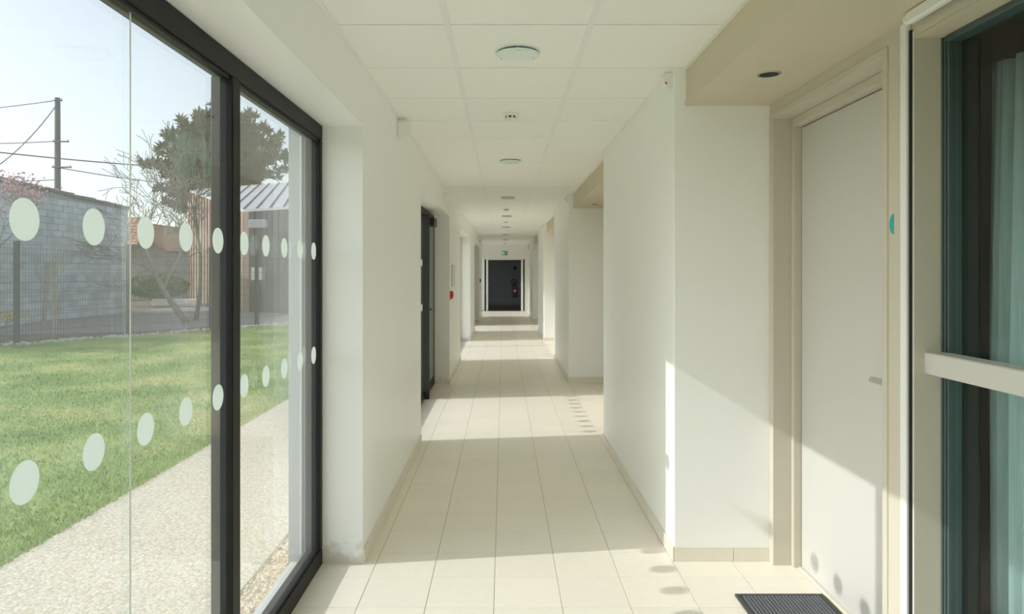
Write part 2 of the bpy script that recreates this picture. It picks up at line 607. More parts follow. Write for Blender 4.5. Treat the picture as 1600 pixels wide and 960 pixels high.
# recess beside the viewer: back wall with door and window openings
DY0, DY1, DTOP = 2.444, 3.433, 2.235
WY0, WY1, WTOP = 0.55, 2.262, 2.245
a, b = REC_R[1]
pts = [(a, SOFF + 0.1), (a, 0), (WY0, 0), (WY0, WTOP), (WY1, WTOP), (WY1, 0), (DY0, 0), (DY0, DTOP), (DY1, DTOP), (DY1, 0), (b, 0), (b, SOFF + 0.1)]
o = MB().prism(pts, 'x', XB, 1.56).build('wall_recess', 'beige', origin=(XB, a, 0))
tag(o, 'beige panelled recess wall around the near door and side window', 'wall', kind='structure')

# ends and roof
o = MB().box(XO, 1.62, YB - 0.2, YB, 0, CEIL + 0.12).build('wall_back', 'wall_paint')
tag(o, 'white wall closing the corridor behind the viewer', 'wall', kind='structure')
EX0, EX1, ETOP = -0.695, 0.79, 1.945
pts = [(XO, CEIL + 0.12), (XO, 0), (EX0, 0), (EX0, ETOP), (EX1, ETOP), (EX1, 0), (1.62, 0), (1.62, CEIL + 0.12)]
o = MB().prism(pts, 'y', YE, YE + 0.12).build('wall_end', 'wall_paint', origin=(0, YE, 0))
tag(o, 'white end wall with the dark doorway and exit sign', 'wall', kind='structure')
o = MB().box(-3.2, 3.2, YE + 4.1, YE + 4.3, 0, 2.6).build('wall_far', 'far_wall_shade')
tag(o, 'unlit white wall, painted grey for shade, seen through the far doorway', 'wall', kind='structure')
o = MB().box(-3.3, -3.2, YE + .12, YE + 4.3, 0, 2.6).build('wall_far_left', 'far_wall_shade')
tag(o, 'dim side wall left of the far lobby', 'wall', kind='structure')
o = MB().box(3.2, 3.3, YE + .12, YE + 4.3, 0, 2.6).build('wall_far_right', 'far_wall_shade')
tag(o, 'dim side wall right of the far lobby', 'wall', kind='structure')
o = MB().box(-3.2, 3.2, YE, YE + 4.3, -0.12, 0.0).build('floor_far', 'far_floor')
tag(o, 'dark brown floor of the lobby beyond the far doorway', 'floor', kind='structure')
o = MB().box(-3.3, 3.3, YE + .12, YE + 4.3, 2.6, 2.8).build('ceiling_far', 'far_wall_shade')
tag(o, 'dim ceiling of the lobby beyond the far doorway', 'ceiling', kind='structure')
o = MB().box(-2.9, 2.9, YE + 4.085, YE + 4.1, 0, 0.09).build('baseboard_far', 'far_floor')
tag(o, 'dark skirting along the far lobby wall', 'skirting', kind='structure')

# ------------------------------------------------------------------ ceiling: slab, tiles, bars
ce = MB().box(XO, 1.62, YB - 0.2, YE + 0.12, CEIL + 0.03, CEIL + 0.25).build('ceiling', 'ceiling_gap_shade', origin=(0, 0, CEIL))
tag(ce, 'white suspended ceiling of square mineral tiles', 'ceiling', kind='structure')
CY0, CP = 2.858, 0.605
cols = [(XL, -0.233), (-0.233, 0.365), (0.365, XS)]
ct_mesh = {}
for ci, (xa, xb) in enumerate(cols):
    for j in range(-14, 38):
        ya, yb = CY0 + j * CP, min(CY0 + (j + 1) * CP, YE)
        if yb - ya < 0.05: continue
        ga = 0.012 if ci else 0.018
        gb = 0.012 if ci < 2 else 0.018
        k = (ci, round(yb - ya, 3))
        w, d = xb - xa - ga - gb, yb - ya - 0.009
        if k not in ct_mesh:
            ct_mesh[k] = MB().box(-w / 2, w / 2, -d / 2, d / 2, 0.0, 0.016, 0.0015).mesh('ceiling_tile', 'ceiling_tile')
        place('ceiling_tile', ct_mesh[k], ce, ((xa + ga + xb - gb) / 2, (ya + yb) / 2, CEIL))
for x in (-0.233, 0.365):
    MB().box(x - 0.012, x + 0.012, YB, YE, CEIL - 0.001, CEIL + 0.03).build('ceiling_bar', 'ceiling_bar', ce)
MB().box(XL, XL + 0.018, YB, YE, CEIL - 0.004, CEIL + 0.03).build('edge_trim', 'ceiling_bar', ce)
MB().box(XS - 0.018, XS, YB, YE, CEIL - 0.004, CEIL + 0.03).build('edge_trim', 'ceiling_bar', ce)
for k in range(len(REC_R) - 1):
    a, b = REC_R[k][1], REC_R[k + 1][0]
    MB().box(XR - 0.018, XR, a, b, CEIL - 0.004, CEIL + 0.002).build('edge_trim', 'ceiling_bar', ce)
crossbar = MB()
for j in range(-13, 38):
    y = CY0 + j * CP
    MB().box(XL, XS, y - 0.009, y + 0.009, CEIL + 0.010, CEIL + 0.03).build('cross_bar', 'ceiling_gap_shade', ce)  # strips coloured dark to draw the joint shadows

# dropped soffits over the recesses
for k, (a, b) in enumerate(REC_R):
    m = MB()
    m.prism([(XS, CEIL + 0.02), (XS, SOFF + 0.018), (XS - 0.006, SOFF + 0.018), (XS - 0.006, SOFF), (XB, SOFF), (XB, CEIL + 0.02)], 'y', a, b)
    o = m.build('trim_%d' % (k + 1), 'beige_soffit', origin=(XS, a, SOFF))
    tag(o, ['beige dropped soffit behind the viewer', 'beige dropped soffit over the near door recess', 'beige dropped soffit over the second recess',
            'beige dropped soffit over the third recess', 'beige dropped soffit over the fourth recess', 'beige dropped soffit beside the far doorway'][k], 'soffit', kind='structure')

# ------------------------------------------------------------------ skirting tiles
PH = 0.074
pl_mesh = {}


def plinth(name, label, p0, p1, normal):
    """Row of skirting tiles from p0 to p1 (plan points), standing proud of the wall on the NORMAL side."""
    p0, p1, nn = Vector((*p0, 0)), Vector((*p1, 0)), Vector((*normal, 0))
    L = (p1 - p0).length
    t = (p1 - p0).normalized()
    root = empty(name, p0)
    tag(root, label, 'skirting', kind='structure')
    s = 0.0
    while s < L - 0.005:
        w = min(TX, L - s)
        along_x = abs(t.x) > 0.5
        key = (round(w, 3), along_x)
        if key not in pl_mesh:
            h = w / 2 - 0.001
            m = MB()
            if along_x: m.box(-h, h, -0.005, 0.005, 0, PH, 0.002)
            else: m.box(-0.005, 0.005, -h, h, 0, PH, 0.002)
            pl_mesh[key] = m.mesh('skirting_tile', 'plinth_tile')
        place('skirting_tile', pl_mesh[key], root, p0 + t * (s + w / 2) + nn * 0.005)
        s += TX


for k in range(len(OPEN_L) - 1):
    a, b = OPEN_L[k][1], OPEN_L[k + 1][0]
    plinth('baseboard_left', ['tiled skirting on the left wall behind the viewer', 'tiled skirting along the left wall after the nearest window',
           'tiled skirting on the left wall between second and third windows', 'tiled skirting on the left wall before the fourth window',
           'tiled skirting on the left wall before the far doorway'][k], (XL, a), (XL, b), (1, 0))
for k in range(len(REC_R) - 1):
    a, b = REC_R[k][1], REC_R[k + 1][0]
    plinth('baseboard_right', ['tiled skirting on the right pier behind the viewer', 'tiled skirting along the corridor face of the nearest right pier',
           'tiled skirting along the second right pier', 'tiled skirting along the third right pier', 'tiled skirting along the right pier before the far doorway'][k],
           (XR, a - 0.01), (XR, b), (-1, 0))
    plinth('baseboard_recess', ['tiled skirting in the recess behind the viewer', 'short beige skirting on the white wall beside the near door',
           'short skirting on the recess wall of the second bay', 'short skirting on the recess wall of the third bay',
           'short skirting on the recess wall of the fourth bay'][k], (XR, a), (XB, a), (0, -1))

# ------------------------------------------------------------------ windows in the left wall
ST_P = 0.2261
st_me = MB().lathe([(0.042, 0.0), (0.042, 0.0008)], (0, 0, 0), 'x', 40).mesh('sticker_dot', 'frosted_film')


def pane(win, y0, y1, z0, z1, dots=(), mat='glass'):
    p = MB().box(XG - 0.024, XG, y0, y1, z0, z1).build('pane', mat, win)
    for y in dots:
        for z in (1.060, 1.572):
            place('sticker_dot', st_me, p, (XG + 0.0004, y, z))
    return p


def frame_bar(win, name, y0, y1, z0, z1, x0=XF, x1=XF - 0.075, ch=0.004, mat='black_metal'):
    return MB().box(x0, x1, y0, y1, z0, z1, ch).build(name, mat, win)


def window(n, a, b, label, mull, dots, butt=None, door=None, jw=0.043):
    """Black-framed floor-to-lintel window between a and b; MULL: y of the mullion's near face; BUTT: glass-to-glass joint."""
    w = empty('window_%d' % n, (XF, (a + b) / 2, 0))
    tag(w, label, 'window', kind='structure')
    zb = 0.082
    frame_bar(w, 'head_frame', a, b, GTOP, HEAD)
    frame_bar(w, 'bottom_frame', a, b, 0.0, zb)
    frame_bar(w, 'jamb_frame', a, a + jw, zb, GTOP)
    frame_bar(w, 'jamb_frame', b - jw, b, zb, GTOP)
    # glazing beads: thin dark lips against the glass
    for (z0, z1) in ((zb, zb + 0.012), (GTOP - 0.012, GTOP)):
        MB().box(XG + 0.001, XG + 0.012, a + jw, (b - jw) if door is None else mull, z0, z1).build('glazing_bead', 'black_rubber', w)
    mw = 0.070
    prot = 0.0 if door is None else 0.055
    frame_bar(w, 'mullion', mull, mull + mw, zb if door is None else 0.0, GTOP, x0=XF + prot, mat='black_metal' if door is None else 'black_rubber')
    segs = [(a + jw, mull)]
    if butt:
        segs = [(a + jw, butt - 0.002), (butt + 0.002, mull)]
        MB().box(XG - 0.0015, XG + 0.0005, butt - 0.002, butt + 0.002, zb, GTOP).build('silicone_joint', 'white_plastic', w)
    if door is None:
        segs.append((mull + mw, b - jw))
    for (y0, y1) in segs:
        pane(w, y0, y1, zb - 0.005, GTOP + 0.005, [y for y in dots if y0 < y < y1])
    # outside: grey sheets lining the opening and a pale sill
    MB().box(XF - 0.075, XO - 0.004, b - 0.006, b + 0.002, 0, HEAD).build('outer_lining', 'grey_lining', w)
    MB().box(XF - 0.075, XO - 0.004, a - 0.002, a + 0.006, 0, HEAD).build('outer_lining', 'grey_lining', w)
    MB().box(XF - 0.100, XF - 0.106, b - 0.018, b - 0.006, 0.05, HEAD).build('guide_rail', 'white_metal', w)
    MB().box(XF - 0.075, XO + 0.005, a, b, -0.06, 0.012, 0.004).build('outer_sill', 'white_sill', w)
    if door is not None:
        y0, y1 = mull + mw, b - jw
        lx0, lx1 = XF + 0.012, XF - 0.05
        d = empty('door_leaf', (lx0, y1, 0)); d.parent = w; d.location = WO[d.name] - WO[w.name]
        sw = 0.085
        MB().box(lx0, lx1, y0, y0 + sw, 0.01, GTOP, 0.004).build('stile', 'black_metal', d)
        MB().box(lx0, lx1, y1 - sw, y1, 0.01, GTOP, 0.004).build('stile', 'black_metal', d)
        MB().box(lx0, lx1, y0 + sw, y1 - sw, 0.01, 0.13, 0.004).build('rail', 'black_metal', d)
        MB().box(lx0, lx1, y0 + sw, y1 - sw, GTOP - 0.09, GTOP, 0.004).build('rail', 'black_metal', d)
        MB().box(lx0 - 0.004, lx1 + 0.004, y0 + sw, y1 - sw, 0.13, GTOP - 0.09).build('infill_panel', 'green_panel', d)
        m = MB().box(lx0, lx0 + 0.085, y0 + 0.10, y0 + 0.45, GTOP - 0.11, GTOP - 0.02, 0.006)
        m.tube([(lx0 + 0.04, y0 + 0.3, GTOP - 0.02), (lx0 + 0.07, y0 + 0.45, GTOP - 0.015), (lx0 + 0.03, y0 + 0.62, GTOP - 0.012)], 0.009, 6)
        m.build('door_closer', 'black_rubber', d)
        m = MB().lathe([(0.018, 0), (0.018, 0.012), (0.012, 0.016), (0.012, 0.05)], (lx0, y0 + 0.04, 1.03), 'x', 14)
        m.box(lx0 + 0.042, lx0 + 0.056, y0 + 0.03, y0 + 0.15, 1.02, 1.04, 0.004)
        m.build('lever_handle', 'black_rubber', d)
    return w


dots1 = [3.3697 - ST_P * k for k in range(14)]
window(1, *OPEN_L[1], 'large black-framed window beside the viewer with two rows of dots', 2.307, [y for y in dots1 if y > 0.35], butt=1.715)
window(2, *OPEN_L[2], 'black-framed second window with a solid grey-green door leaf', 7.90, [6.065 + 0.2213 * k for k in range(9)], door=1, jw=0.05)
window(3, *OPEN_L[3], 'black-framed third window along the left wall', 13.40, [11.55 + ST_P * k for k in range(13)])
window(4, *OPEN_L[4], 'black-framed fourth window with a solid door leaf', 18.72, [17.05 + 0.2213 * k for k in range(7)], door=1, jw=0.05)
window(5, *OPEN_L[5], 'black-framed window just before the far doorway', 24.45, [22.7 + ST_P * k for k in range(12)])
window(6, *OPEN_L[0], 'black-framed window behind the viewer', -3.25, [])

# ------------------------------------------------------------------ beige door beside the viewer
dr = empty('door_1', (1.48, DY1, 0))
tag(dr, 'plain beige door in a deep beige casing on the right', 'door', kind='structure')
FX0, FX1 = 1.440, 1.50
for (y0, y1, z0, z1) in ((DY1 - 0.026, DY1, 0, DTOP), (DY0, DY0 + 0.026, 0, DTOP), (DY0 + 0.026, DY1 - 0.026, DTOP - 0.045, DTOP)):
    MB().box(FX0, FX1 + 0.04, y0, y1, z0, z1, 0.003).build('door_frame', 'beige', dr)
# planted architrave on the wall face
for (y0, y1, z0, z1) in ((DY1, DY1 + 0.048, 0, DTOP + 0.03), (DY0 - 0.03, DY0, 0, DTOP + 0.03), (DY0, DY1, DTOP, DTOP + 0.03)):
    MB().box(XB - 0.006, XB + 0.002, y0, y1, z0, z1, 0.002).build('architrave', 'beige', dr)
leaf = MB().box(1.480, 1.520, DY0 + 0.03, DY1 - 0.030, 0.008, DTOP - 0.050, 0.002).build('door_leaf', 'door_leaf', dr)
MB().box(1.512, 1.53, DY0 + 0.02, DY1 - 0.02, 0.002, DTOP - 0.03).build('seal', 'black_rubber', dr)
hm = MB().lathe([(0.024, 0.0), (0.024, -0.008), (0.010, -0.010), (0.010, -0.045)], (1.480, DY0 + 0.075, 1.05), 'x', 20)
hm.prism([(1.425, 1.042), (1.445, 1.042), (1.445, 1.060), (1.432, 1.062)], 'y', DY0 + 0.065, DY0 + 0.235)
h_o = hm.build('lever_handle', 'satin_metal', leaf, auto=True)
h_o['label'] = 'satin metal lever handle'
MB().box(1.468, 1.535, DY0 + 0.026, DY1 - 0.026, -0.002, 0.005).build('threshold', 'plinth_tile', dr)

# ------------------------------------------------------------------ side window beside the viewer on the right
sw = empty('window_7', (1.43, WY1, 0))
tag(sw, 'dark side window with beige mid rail and white post on the right', 'window', kind='structure')
MB().box(1.335, XB, 2.278, 2.312, 0, 2.30, 0.004).build('post', 'white_metal', sw)
MB().box(1.346, XB, 2.269, 2.278, 0, 2.27).build('guide_groove', 'black_rubber', sw)
MB().box(1.352, XB, 2.263, 2.268, 0, 2.265, 0.001).build('guide_edge', 'white_metal', sw)
m = MB().box(1.304, 1.330, 0.5, 2.228, 2.272, 2.313, 0.006)
m.lathe([(0.017, 0), (0.017, 0.012), (0.012, 0.018)], (1.319, 2.228, 2.293), 'y', 14)
m.build('top_rail', 'white_metal', sw)
GX = 1.438
MB().box(XB - 0.004, GX + 0.05, WY1 - 0.006, WY1 + 0.0, 0, WTOP).build('jamb_lining', 'beige', sw)
MB().box(GX + 0.05, 1.562, WY1 - 0.006, WY1, 0, WTOP).build('lining_shade', 'room_shade', sw)  # dark sheets added over beige jamb and head, painting in the dimness
MB().box(GX + 0.05, 1.562, WY0, WY1, WTOP - 0.006, WTOP + 0.001).build('lining_shade', 'room_shade', sw)
MB().box(XB + 0.0, GX + 0.05, WY0, WY1, WTOP - 0.006, WTOP + 0.001).build('head_lining', 'beige_soffit', sw)
for (q0, q1, d) in ((0.0, 0.006, 0.0), (0.007, 0.014, 0.005), (0.015, 0.024, 0.010)):
    MB().box(GX + d, GX + 0.055, WY1 - 0.006 - q1, WY1 - 0.006 - q0, 0.0, WTOP - 0.006, 0.002).build('sash_stile', 'window_teal', sw)
MB().box(GX, GX + 0.055, WY0, WY0 + 0.05, 0, WTOP - 0.006, 0.003).build('sash_stile', 'window_teal', sw)
MB().box(GX, GX + 0.055, WY0 + 0.05, WY1 - 0.030, WTOP - 0.026, WTOP - 0.006, 0.003).build('sash_head', 'window_teal', sw)
MB().box(GX, GX + 0.055, WY0 + 0.05, WY1 - 0.030, 0.0, 0.07, 0.003).build('sash_foot', 'window_teal', sw)
MB().box(GX + 0.022, GX + 0.042, WY0 + 0.05, WY1 - 0.028, 0.065, WTOP - 0.02).build('pane', 'glass_dark', sw)
MB().box(1.385, GX + 0.02, WY0, WY1 - 0.002, 1.135, 1.206, 0.004).build('mid_rail', 'door_leaf', sw)
# room behind it: dim walls and a pale curtain
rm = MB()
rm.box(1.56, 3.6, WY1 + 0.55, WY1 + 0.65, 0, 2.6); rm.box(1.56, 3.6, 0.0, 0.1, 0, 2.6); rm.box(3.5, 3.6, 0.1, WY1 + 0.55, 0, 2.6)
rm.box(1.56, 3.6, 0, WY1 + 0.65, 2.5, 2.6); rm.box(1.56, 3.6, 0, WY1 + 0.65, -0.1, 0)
o = rm.build('wall_room', 'room_shade')
tag(o, 'dim room behind the dark side window', 'wall', kind='structure')
cv, cf = [], []
NY = 220
for i in range(NY + 1):
    y = 2.355 - (2.355 - 0.45) * i / NY
    dx = 0.022 * math.sin(i * 0.62) + 0.010 * math.sin(i * 1.7 + 1)
    if i > 30: dx *= 0.55
    for (z, fl_) in ((0.03, 1.25), (1.1, 1.0), (2.17, 0.75)):
        cv.append((1.665 + dx * fl_, y + 0.012 * math.sin(z * 2.1) * (1 if i < 40 else 0.3), z))
for i in range(NY):
    for k in range(2):
        q = i * 3 + k
        cf.append([q, q + 1, q + 4, q + 3])
o = MB().add(cv, cf).build('curtain', 'curtain', auto=True)
sm = o.modifiers.new('thickness', 'SOLIDIFY'); sm.thickness = 0.002
tag(o, 'pale blue-grey sheer curtain hanging behind the dark side window', 'curtain')

# ------------------------------------------------------------------ far doorway, exit sign, extinguisher
dd = empty('door_2', (0.05, YE, 0))
tag(dd, 'open double doorway at the far end of the corridor', 'door', kind='structure')
for s, x in ((1, EX0), (-1, EX1)):
    MB().box(x, x + s * 0.052, YE - 0.02, YE + 0.10, 0, ETOP, 0.003).build('door_frame', 'black_metal', dd)
    lf = MB().box(x + s * 0.052, x + s * 0.118, YE - 0.02, YE + 0.62, 0.01, ETOP - 0.03, 0.003).build('door_leaf', 'wall_paint', dd)
    MB().box(x + s * 0.118, x + s * 0.150, YE + 0.50, YE + 0.60, 1.0, 1.03, 0.004).build('lever_handle', 'satin_metal', lf)
MB().box(EX0, EX1, YE - 0.02, YE + 0.10, ETOP - 0.03, ETOP + 0.015, 0.003).build('door_head', 'white_metal', dd)

sx, sy, sz = 0.05, YE - 0.03, 2.09
es = empty('exit_sign', (sx, YE, sz))
tag(es, 'small green and white exit sign above the far doorway', 'sign')
spl = MB().box(sx - 0.105, sx + 0.105, sy, YE, sz, sz + 0.15, 0.004).build('sign_plate', 'sign_green', es)
m = MB()
yy = sy - 0.002
m.box(sx - 0.095, sx - 0.015, yy, sy, sz + 0.02, sz + 0.13)
m.build('door_pictogram', 'sign_white', spl)
m = MB()
m.lathe([(0.011, 0), (0.011, 0.002)], (sx + 0.035, yy, sz + 0.118), 'y', 12)
for (p, q, r) in (((0.03, .105), (0.02, .06), .009), ((0.02, .062), (0.045, .04), .007), ((0.045, .04), (0.03, .015), .006), ((0.02, .062), (-0.002, .045), .007),
                  ((-0.002, .045), (-0.012, .02), .006), ((0.03, .10), (0.055, .085), .005), ((0.03, .10), (0.008, .09), .005)):
    m.tube([(sx + p[0], yy, sz + p[1]), (sx + q[0], yy, sz + q[1])], r, 6)
m.build('running_figure', 'sign_white', spl)
MB().prism([(sx + 0.06, sz + 0.075), (sx + 0.085, sz + 0.05), (sx + 0.085, sz + 0.1)], 'y', yy, sy).build('arrow', 'sign_white', spl)

fx, fy = 0.50, YE + 4.0
fe = empty('fire_extinguisher', (fx, fy, 0.36))
tag(fe, 'red fire extinguisher with black hose on the dim far wall', 'fire extinguisher')
cyl = MB().lathe([(0.02, .36), (0.075, .38), (0.08, .42), (0.08, .84), (0.06, .90), (0.03, .93)], (fx, fy, 0), 'z', 18).build('cylinder', 'red_paint', fe, auto=True)
MB().box(fx - 0.03, fx + 0.03, fy - 0.03, fy + 0.03, .92, 1.0, 0.008).build('valve', 'black_rubber', fe)
hose = [(fx - 0.02 + 0.11 * math.cos(t) - 0.02, fy - 0.03, 1.02 + 0.13 * math.sin(t)) for t in np.linspace(-0.5, 4.6, 22)]
MB().tube(hose, 0.016, 6).build('hose', 'black_rubber', fe)
MB().box(fx - 0.06, fx + 0.06, fy - 0.084, fy - 0.076, .60, .70, 0.002).build('label_plate', 'plinth_tile', cyl)
MB().box(fx - 0.05, fx + 0.05, fy + 0.07, fy + 0.1, .80, .86, 0.004).build('bracket', 'black_rubber', fe)
o = MB().box(0.44, 0.57, YE + 4.05, YE + 4.1, 1.56, 1.70, 0.008).build('wall_box', 'black_rubber')
tag(o, 'small dark box on the far wall above the extinguisher', 'switch box')

# ------------------------------------------------------------------ ceiling lamps, detectors, spots
def ceiling_lamp(y):
    x = 0.066
    r = empty('ceiling_lamp', (x, y, CEIL))
    ring_o = MB().lathe([(0.090, 0.004), (0.104, 0.004), (0.107, 0.0), (0.104, -0.006), (0.093, -0.007), (0.090, -0.003)], (x, y, CEIL), 'z', 40, ring=True).build('trim_ring', 'white_metal', r, auto=True)
    MB().lathe([(0.089, -0.004), (0.055, -0.006), (0.05, -0.004)], (x, y, CEIL), 'z', 32).build('reflector', 'lamp_reflector', r, auto=True)
    MB().lathe([(0.050, -0.014), (0.098, -0.014), (0.101, -0.017), (0.098, -0.021), (0.02, -0.022)], (x, y, CEIL), 'z', 40).build('glass_disc', 'lamp_glass', r, auto=True)
    for k in range(3):
        w = 2 * math.pi * k / 3 + 0.5
        a, b = x + 0.088 * math.cos(w), y + 0.088 * math.sin(w)
        MB().tube([(a, b, CEIL - 0.004), (a, b, CEIL - 0.024)], 0.004, 8).build('clip', 'satin_metal', ring_o)
    return r


lamp = ceiling_lamp(3.20)
ords = ['nearest', 'second', 'third', 'fourth', 'fifth', 'sixth', 'seventh']
for k in range(7):
    o = lamp if k == 0 else copy_tree(lamp, (0, 3.115 * k, 0))
    tag(o, 'round glass-fronted ceiling lamp, %s from the viewer' % ords[k], 'lamp', 'round ceiling lamps down the corridor')


def smoke(y):
    x = 0.05
    r = empty('smoke_detector', (x, y, CEIL))
    MB().lathe([(0.052, 0.0), (0.054, -0.006), (0.050, -0.016), (0.044, -0.018)], (x, y, CEIL), 'z', 28).build('base', 'white_plastic', r, auto=True)
    MB().lathe([(0.036, -0.018), (0.036, -0.032)], (x, y, CEIL), 'z', 20).build('sensor_slot', 'recess_shade', r)
    MB().lathe([(0.041, -0.031), (0.040, -0.038), (0.028, -0.046), (0.010, -0.048)], (x, y, CEIL), 'z', 28).build('cap', 'white_plastic', r, auto=True)
    m = MB()
    for k in range(8):
        w = 2 * math.pi * k / 8 + 0.2
        m.box(x + 0.038 * math.cos(w) - 0.006, x + 0.038 * math.cos(w) + 0.006, y + 0.038 * math.sin(w) - 0.006, y + 0.038 * math.sin(w) + 0.006, CEIL - 0.033, CEIL - 0.017)
    m.build('cage', 'white_plastic', r)
    return r


sd = smoke(4.47)
for k, y in enumerate((4.47, 11.15, 13.98, 24.0)):
    o = sd if k == 0 else copy_tree(sd, (0, y - 4.47, 0))
    tag(o, 'white round smoke detector on the ceiling, %s from the viewer' % ords[k], 'smoke detector', 'smoke detectors on the ceiling')


def spot(x, y, label):
    r = empty('recessed_spotlight', (x, y, SOFF))
    MB().lathe([(0.040, 0.0), (0.050, 0.0), (0.051, -0.002), (0.048, -0.004), (0.041, -0.003)], (x, y, SOFF), 'z', 28, ring=True).build('bezel', 'satin_metal', r, auto=True)
    MB().lathe([(0.042, -0.0008), (0.041, -0.0022)], (x, y, SOFF), 'z', 24).build('well_shade', 'recess_shade', r)  # flush black disc, painted as the shade of a well
    MB().lathe([(0.016, -0.002), (0.014, -0.003)], (x, y + 0.006, SOFF), 'z', 14).build('bulb', 'black_metal', r)
    tag(r, label, 'spotlight', 'recessed spotlights in the beige soffits')
    return r


spot(1.135, 2.93, 'dark recessed spotlight in the near beige soffit over the door')
spot(1.135, 8.55, 'small dark recessed spotlight in the second beige soffit')

# ------------------------------------------------------------------ small devices on the walls
def sounder(y, z, label):
    r = empty('alarm_box', (XL, y, z))
    hs_ = MB().box(XL, XL + 0.080, y, y + 0.12, z, z + 0.11, 0.010).build('housing', 'white_plastic', r)
    MB().box(XL + 0.004, XL + 0.070, y - 0.0015, y + 0.004, z + 0.098, z + 0.106).build('top_slot', 'plinth_tile', hs_)
    m = MB()
    for k in range(4):
        m.box(XL + 0.014 + 0.015 * k, XL + 0.0175 + 0.015 * k, y - 0.0012, y + 0.004, z + 0.015, z + 0.075)
    m.build('grille', 'ceiling_bar', hs_)
    tag(r, label, 'alarm box', 'white alarm boxes high on the left wall')


sounder(4.55, 2.365, 'white slotted alarm box high on the left wall, nearest the viewer')
sounder(8.15, 2.31, 'white slotted alarm box above the grey-green door')
sounder(19.9, 2.30, 'white slotted alarm box far along the left wall')


def motion(y, label):
    r = empty('motion_sensor', (XR, y, 2.40))
    x = XR
    hs_ = MB().prism([(x, 2.405), (x - 0.020, 2.415), (x - 0.042, 2.45), (x - 0.042, 2.475), (x - 0.030, 2.492), (x, 2.492)], 'y', y, y + 0.06).build('housing', 'white_plastic', r)
    MB().prism([(x - 0.022, 2.416), (x - 0.043, 2.45), (x - 0.0435, 2.472), (x - 0.024, 2.42)], 'y', y + 0.012, y + 0.048).build('lens', 'ceiling_bar', hs_)
    MB().lathe([(0.006, 0.0), (0.004, -0.003)], (x - 0.032, y, 2.44), 'y', 10).build('indicator', 'red_plastic', hs_)
    tag(r, label, 'motion sensor', 'motion sensors on the right-hand piers')


motion(3.52, 'white motion sensor with red light on the nearest right pier')
motion(9.20, 'white motion sensor at the top of the second right pier')
motion(14.75, 'tiny white motion sensor on the third right pier')

cp = empty('fire_call_point', (XL, 9.12, 1.10))
MB().box(XL, XL + 0.035, 9.07, 9.17, 1.115, 1.215, 0.006).build('housing', 'red_plastic', cp)
MB().box(XL + 0.033, XL + 0.042, 9.085, 9.155, 1.135, 1.20, 0.004).build('cover', 'red_paint', cp)
MB().prism([(XL, 1.10), (XL + 0.03, 1.115), (XL, 1.115)], 'y', 9.08, 9.16).build('foot', 'red_plastic', cp)
tag(cp, 'red fire alarm call point on the left wall past the grey-green door', 'call point')
pf = empty('notice_frame', (XL, 9.55, 1.27))
MB().box(XL, XL + 0.010, 9.35, 9.75, 1.275, 1.56, 0.003).build('backing', 'sign_white', pf)
for (y0, y1, z0, z1) in ((9.35, 9.75, 1.27, 1.283), (9.35, 9.75, 1.552, 1.565), (9.345, 9.36, 1.27, 1.565), (9.74, 9.755, 1.27, 1.565)):
    MB().box(XL, XL + 0.016, y0, y1, z0, z1, 0.003).build('frame_strip', 'satin_metal', pf)
tag(pf, 'thin framed notice on the left wall above the red call point', 'notice')
sb = MB().box(XL, XL + 0.03, 20.55, 20.63, 1.16, 1.26, 0.006).build('light_switch', 'black_rubber')
tag(sb, 'tiny dark switch on the left wall near the far doorway', 'switch')

# teal half-disc sticker on the beige wall by the door
poly = [(2.380 + 0.030 * math.cos(w) * 0.9, 1.636 + 0.035 * math.sin(w)) for w in np.linspace(-math.pi / 2, math.pi / 2, 20)]
o = MB().prism(poly, 'x', XB - 0.0012, XB).build('wall_sticker', 'teal')
tag(o, 'small teal half-round sticker on the beige wall by the door', 'sticker')

# doormat
mx0, mx1, my0, my1 = 1.05, 1.45, 2.52, 3.115
dm = empty('doormat', ((mx0 + mx1) / 2, (my0 + my1) / 2, 0))
tag(dm, 'dark grey ribbed doormat in front of the beige door', 'doormat')
MB().box(mx0, mx1, my0, my1, 0.0, 0.005).build('backing', 'mat_border', dm)
for (x0, x1, y0, y1) in ((mx0, mx0 + 0.022, my0, my1), (mx1 - 0.022, mx1, my0, my1), (mx0 + .022, mx1 - .022, my1 - 0.022, my1), (mx0 + .022, mx1 - .022, my0, my0 + 0.022)):
    MB().box(x0, x1, y0, y1, 0.004, 0.009, 0.002).build('border', 'mat_border', dm)
nr = 22
pw = (mx1 - mx0 - 0.05) / nr
rib = MB().box(-pw * 0.34, pw * 0.34, -(my1 - my0 - 0.05) / 2, (my1 - my0 - 0.05) / 2, 0, 0.008, 0.002).mesh('rib', 'mat_rib')
for k in range(nr):
    place('rib', rib, dm, (mx0 + 0.025 + pw * (k + 0.5), (my0 + my1) / 2, 0.004))

# ================================================================== outside
GZ = 0.0
# path edge at x=-2.51, gravel strip against the wall
o = MB().box(-160, XO, -120, 200, -0.5, -0.035).build('ground', 'soil', origin=(0, 0, 0))
tag(o, 'bare brown earth beyond the lawn', 'ground', kind='structure')
o = MB().box(-2.51, -1.215, -12, 40, -0.2, -0.004).build('path', 'aggregate', origin=(-1.8, 0, 0))
tag(o, 'cream exposed-aggregate footpath along the building', 'path', kind='structure')
FA, FB = Vector((-10.25, 13.7, 0)), Vector((-6.35, 19.4, 0))       # two points on the fence line
fd = (FB - FA).normalized()


def fence_y(x):
    return FA.y + (x - FA.x) * (FB.y - FA.y) / (FB.x - FA.x)


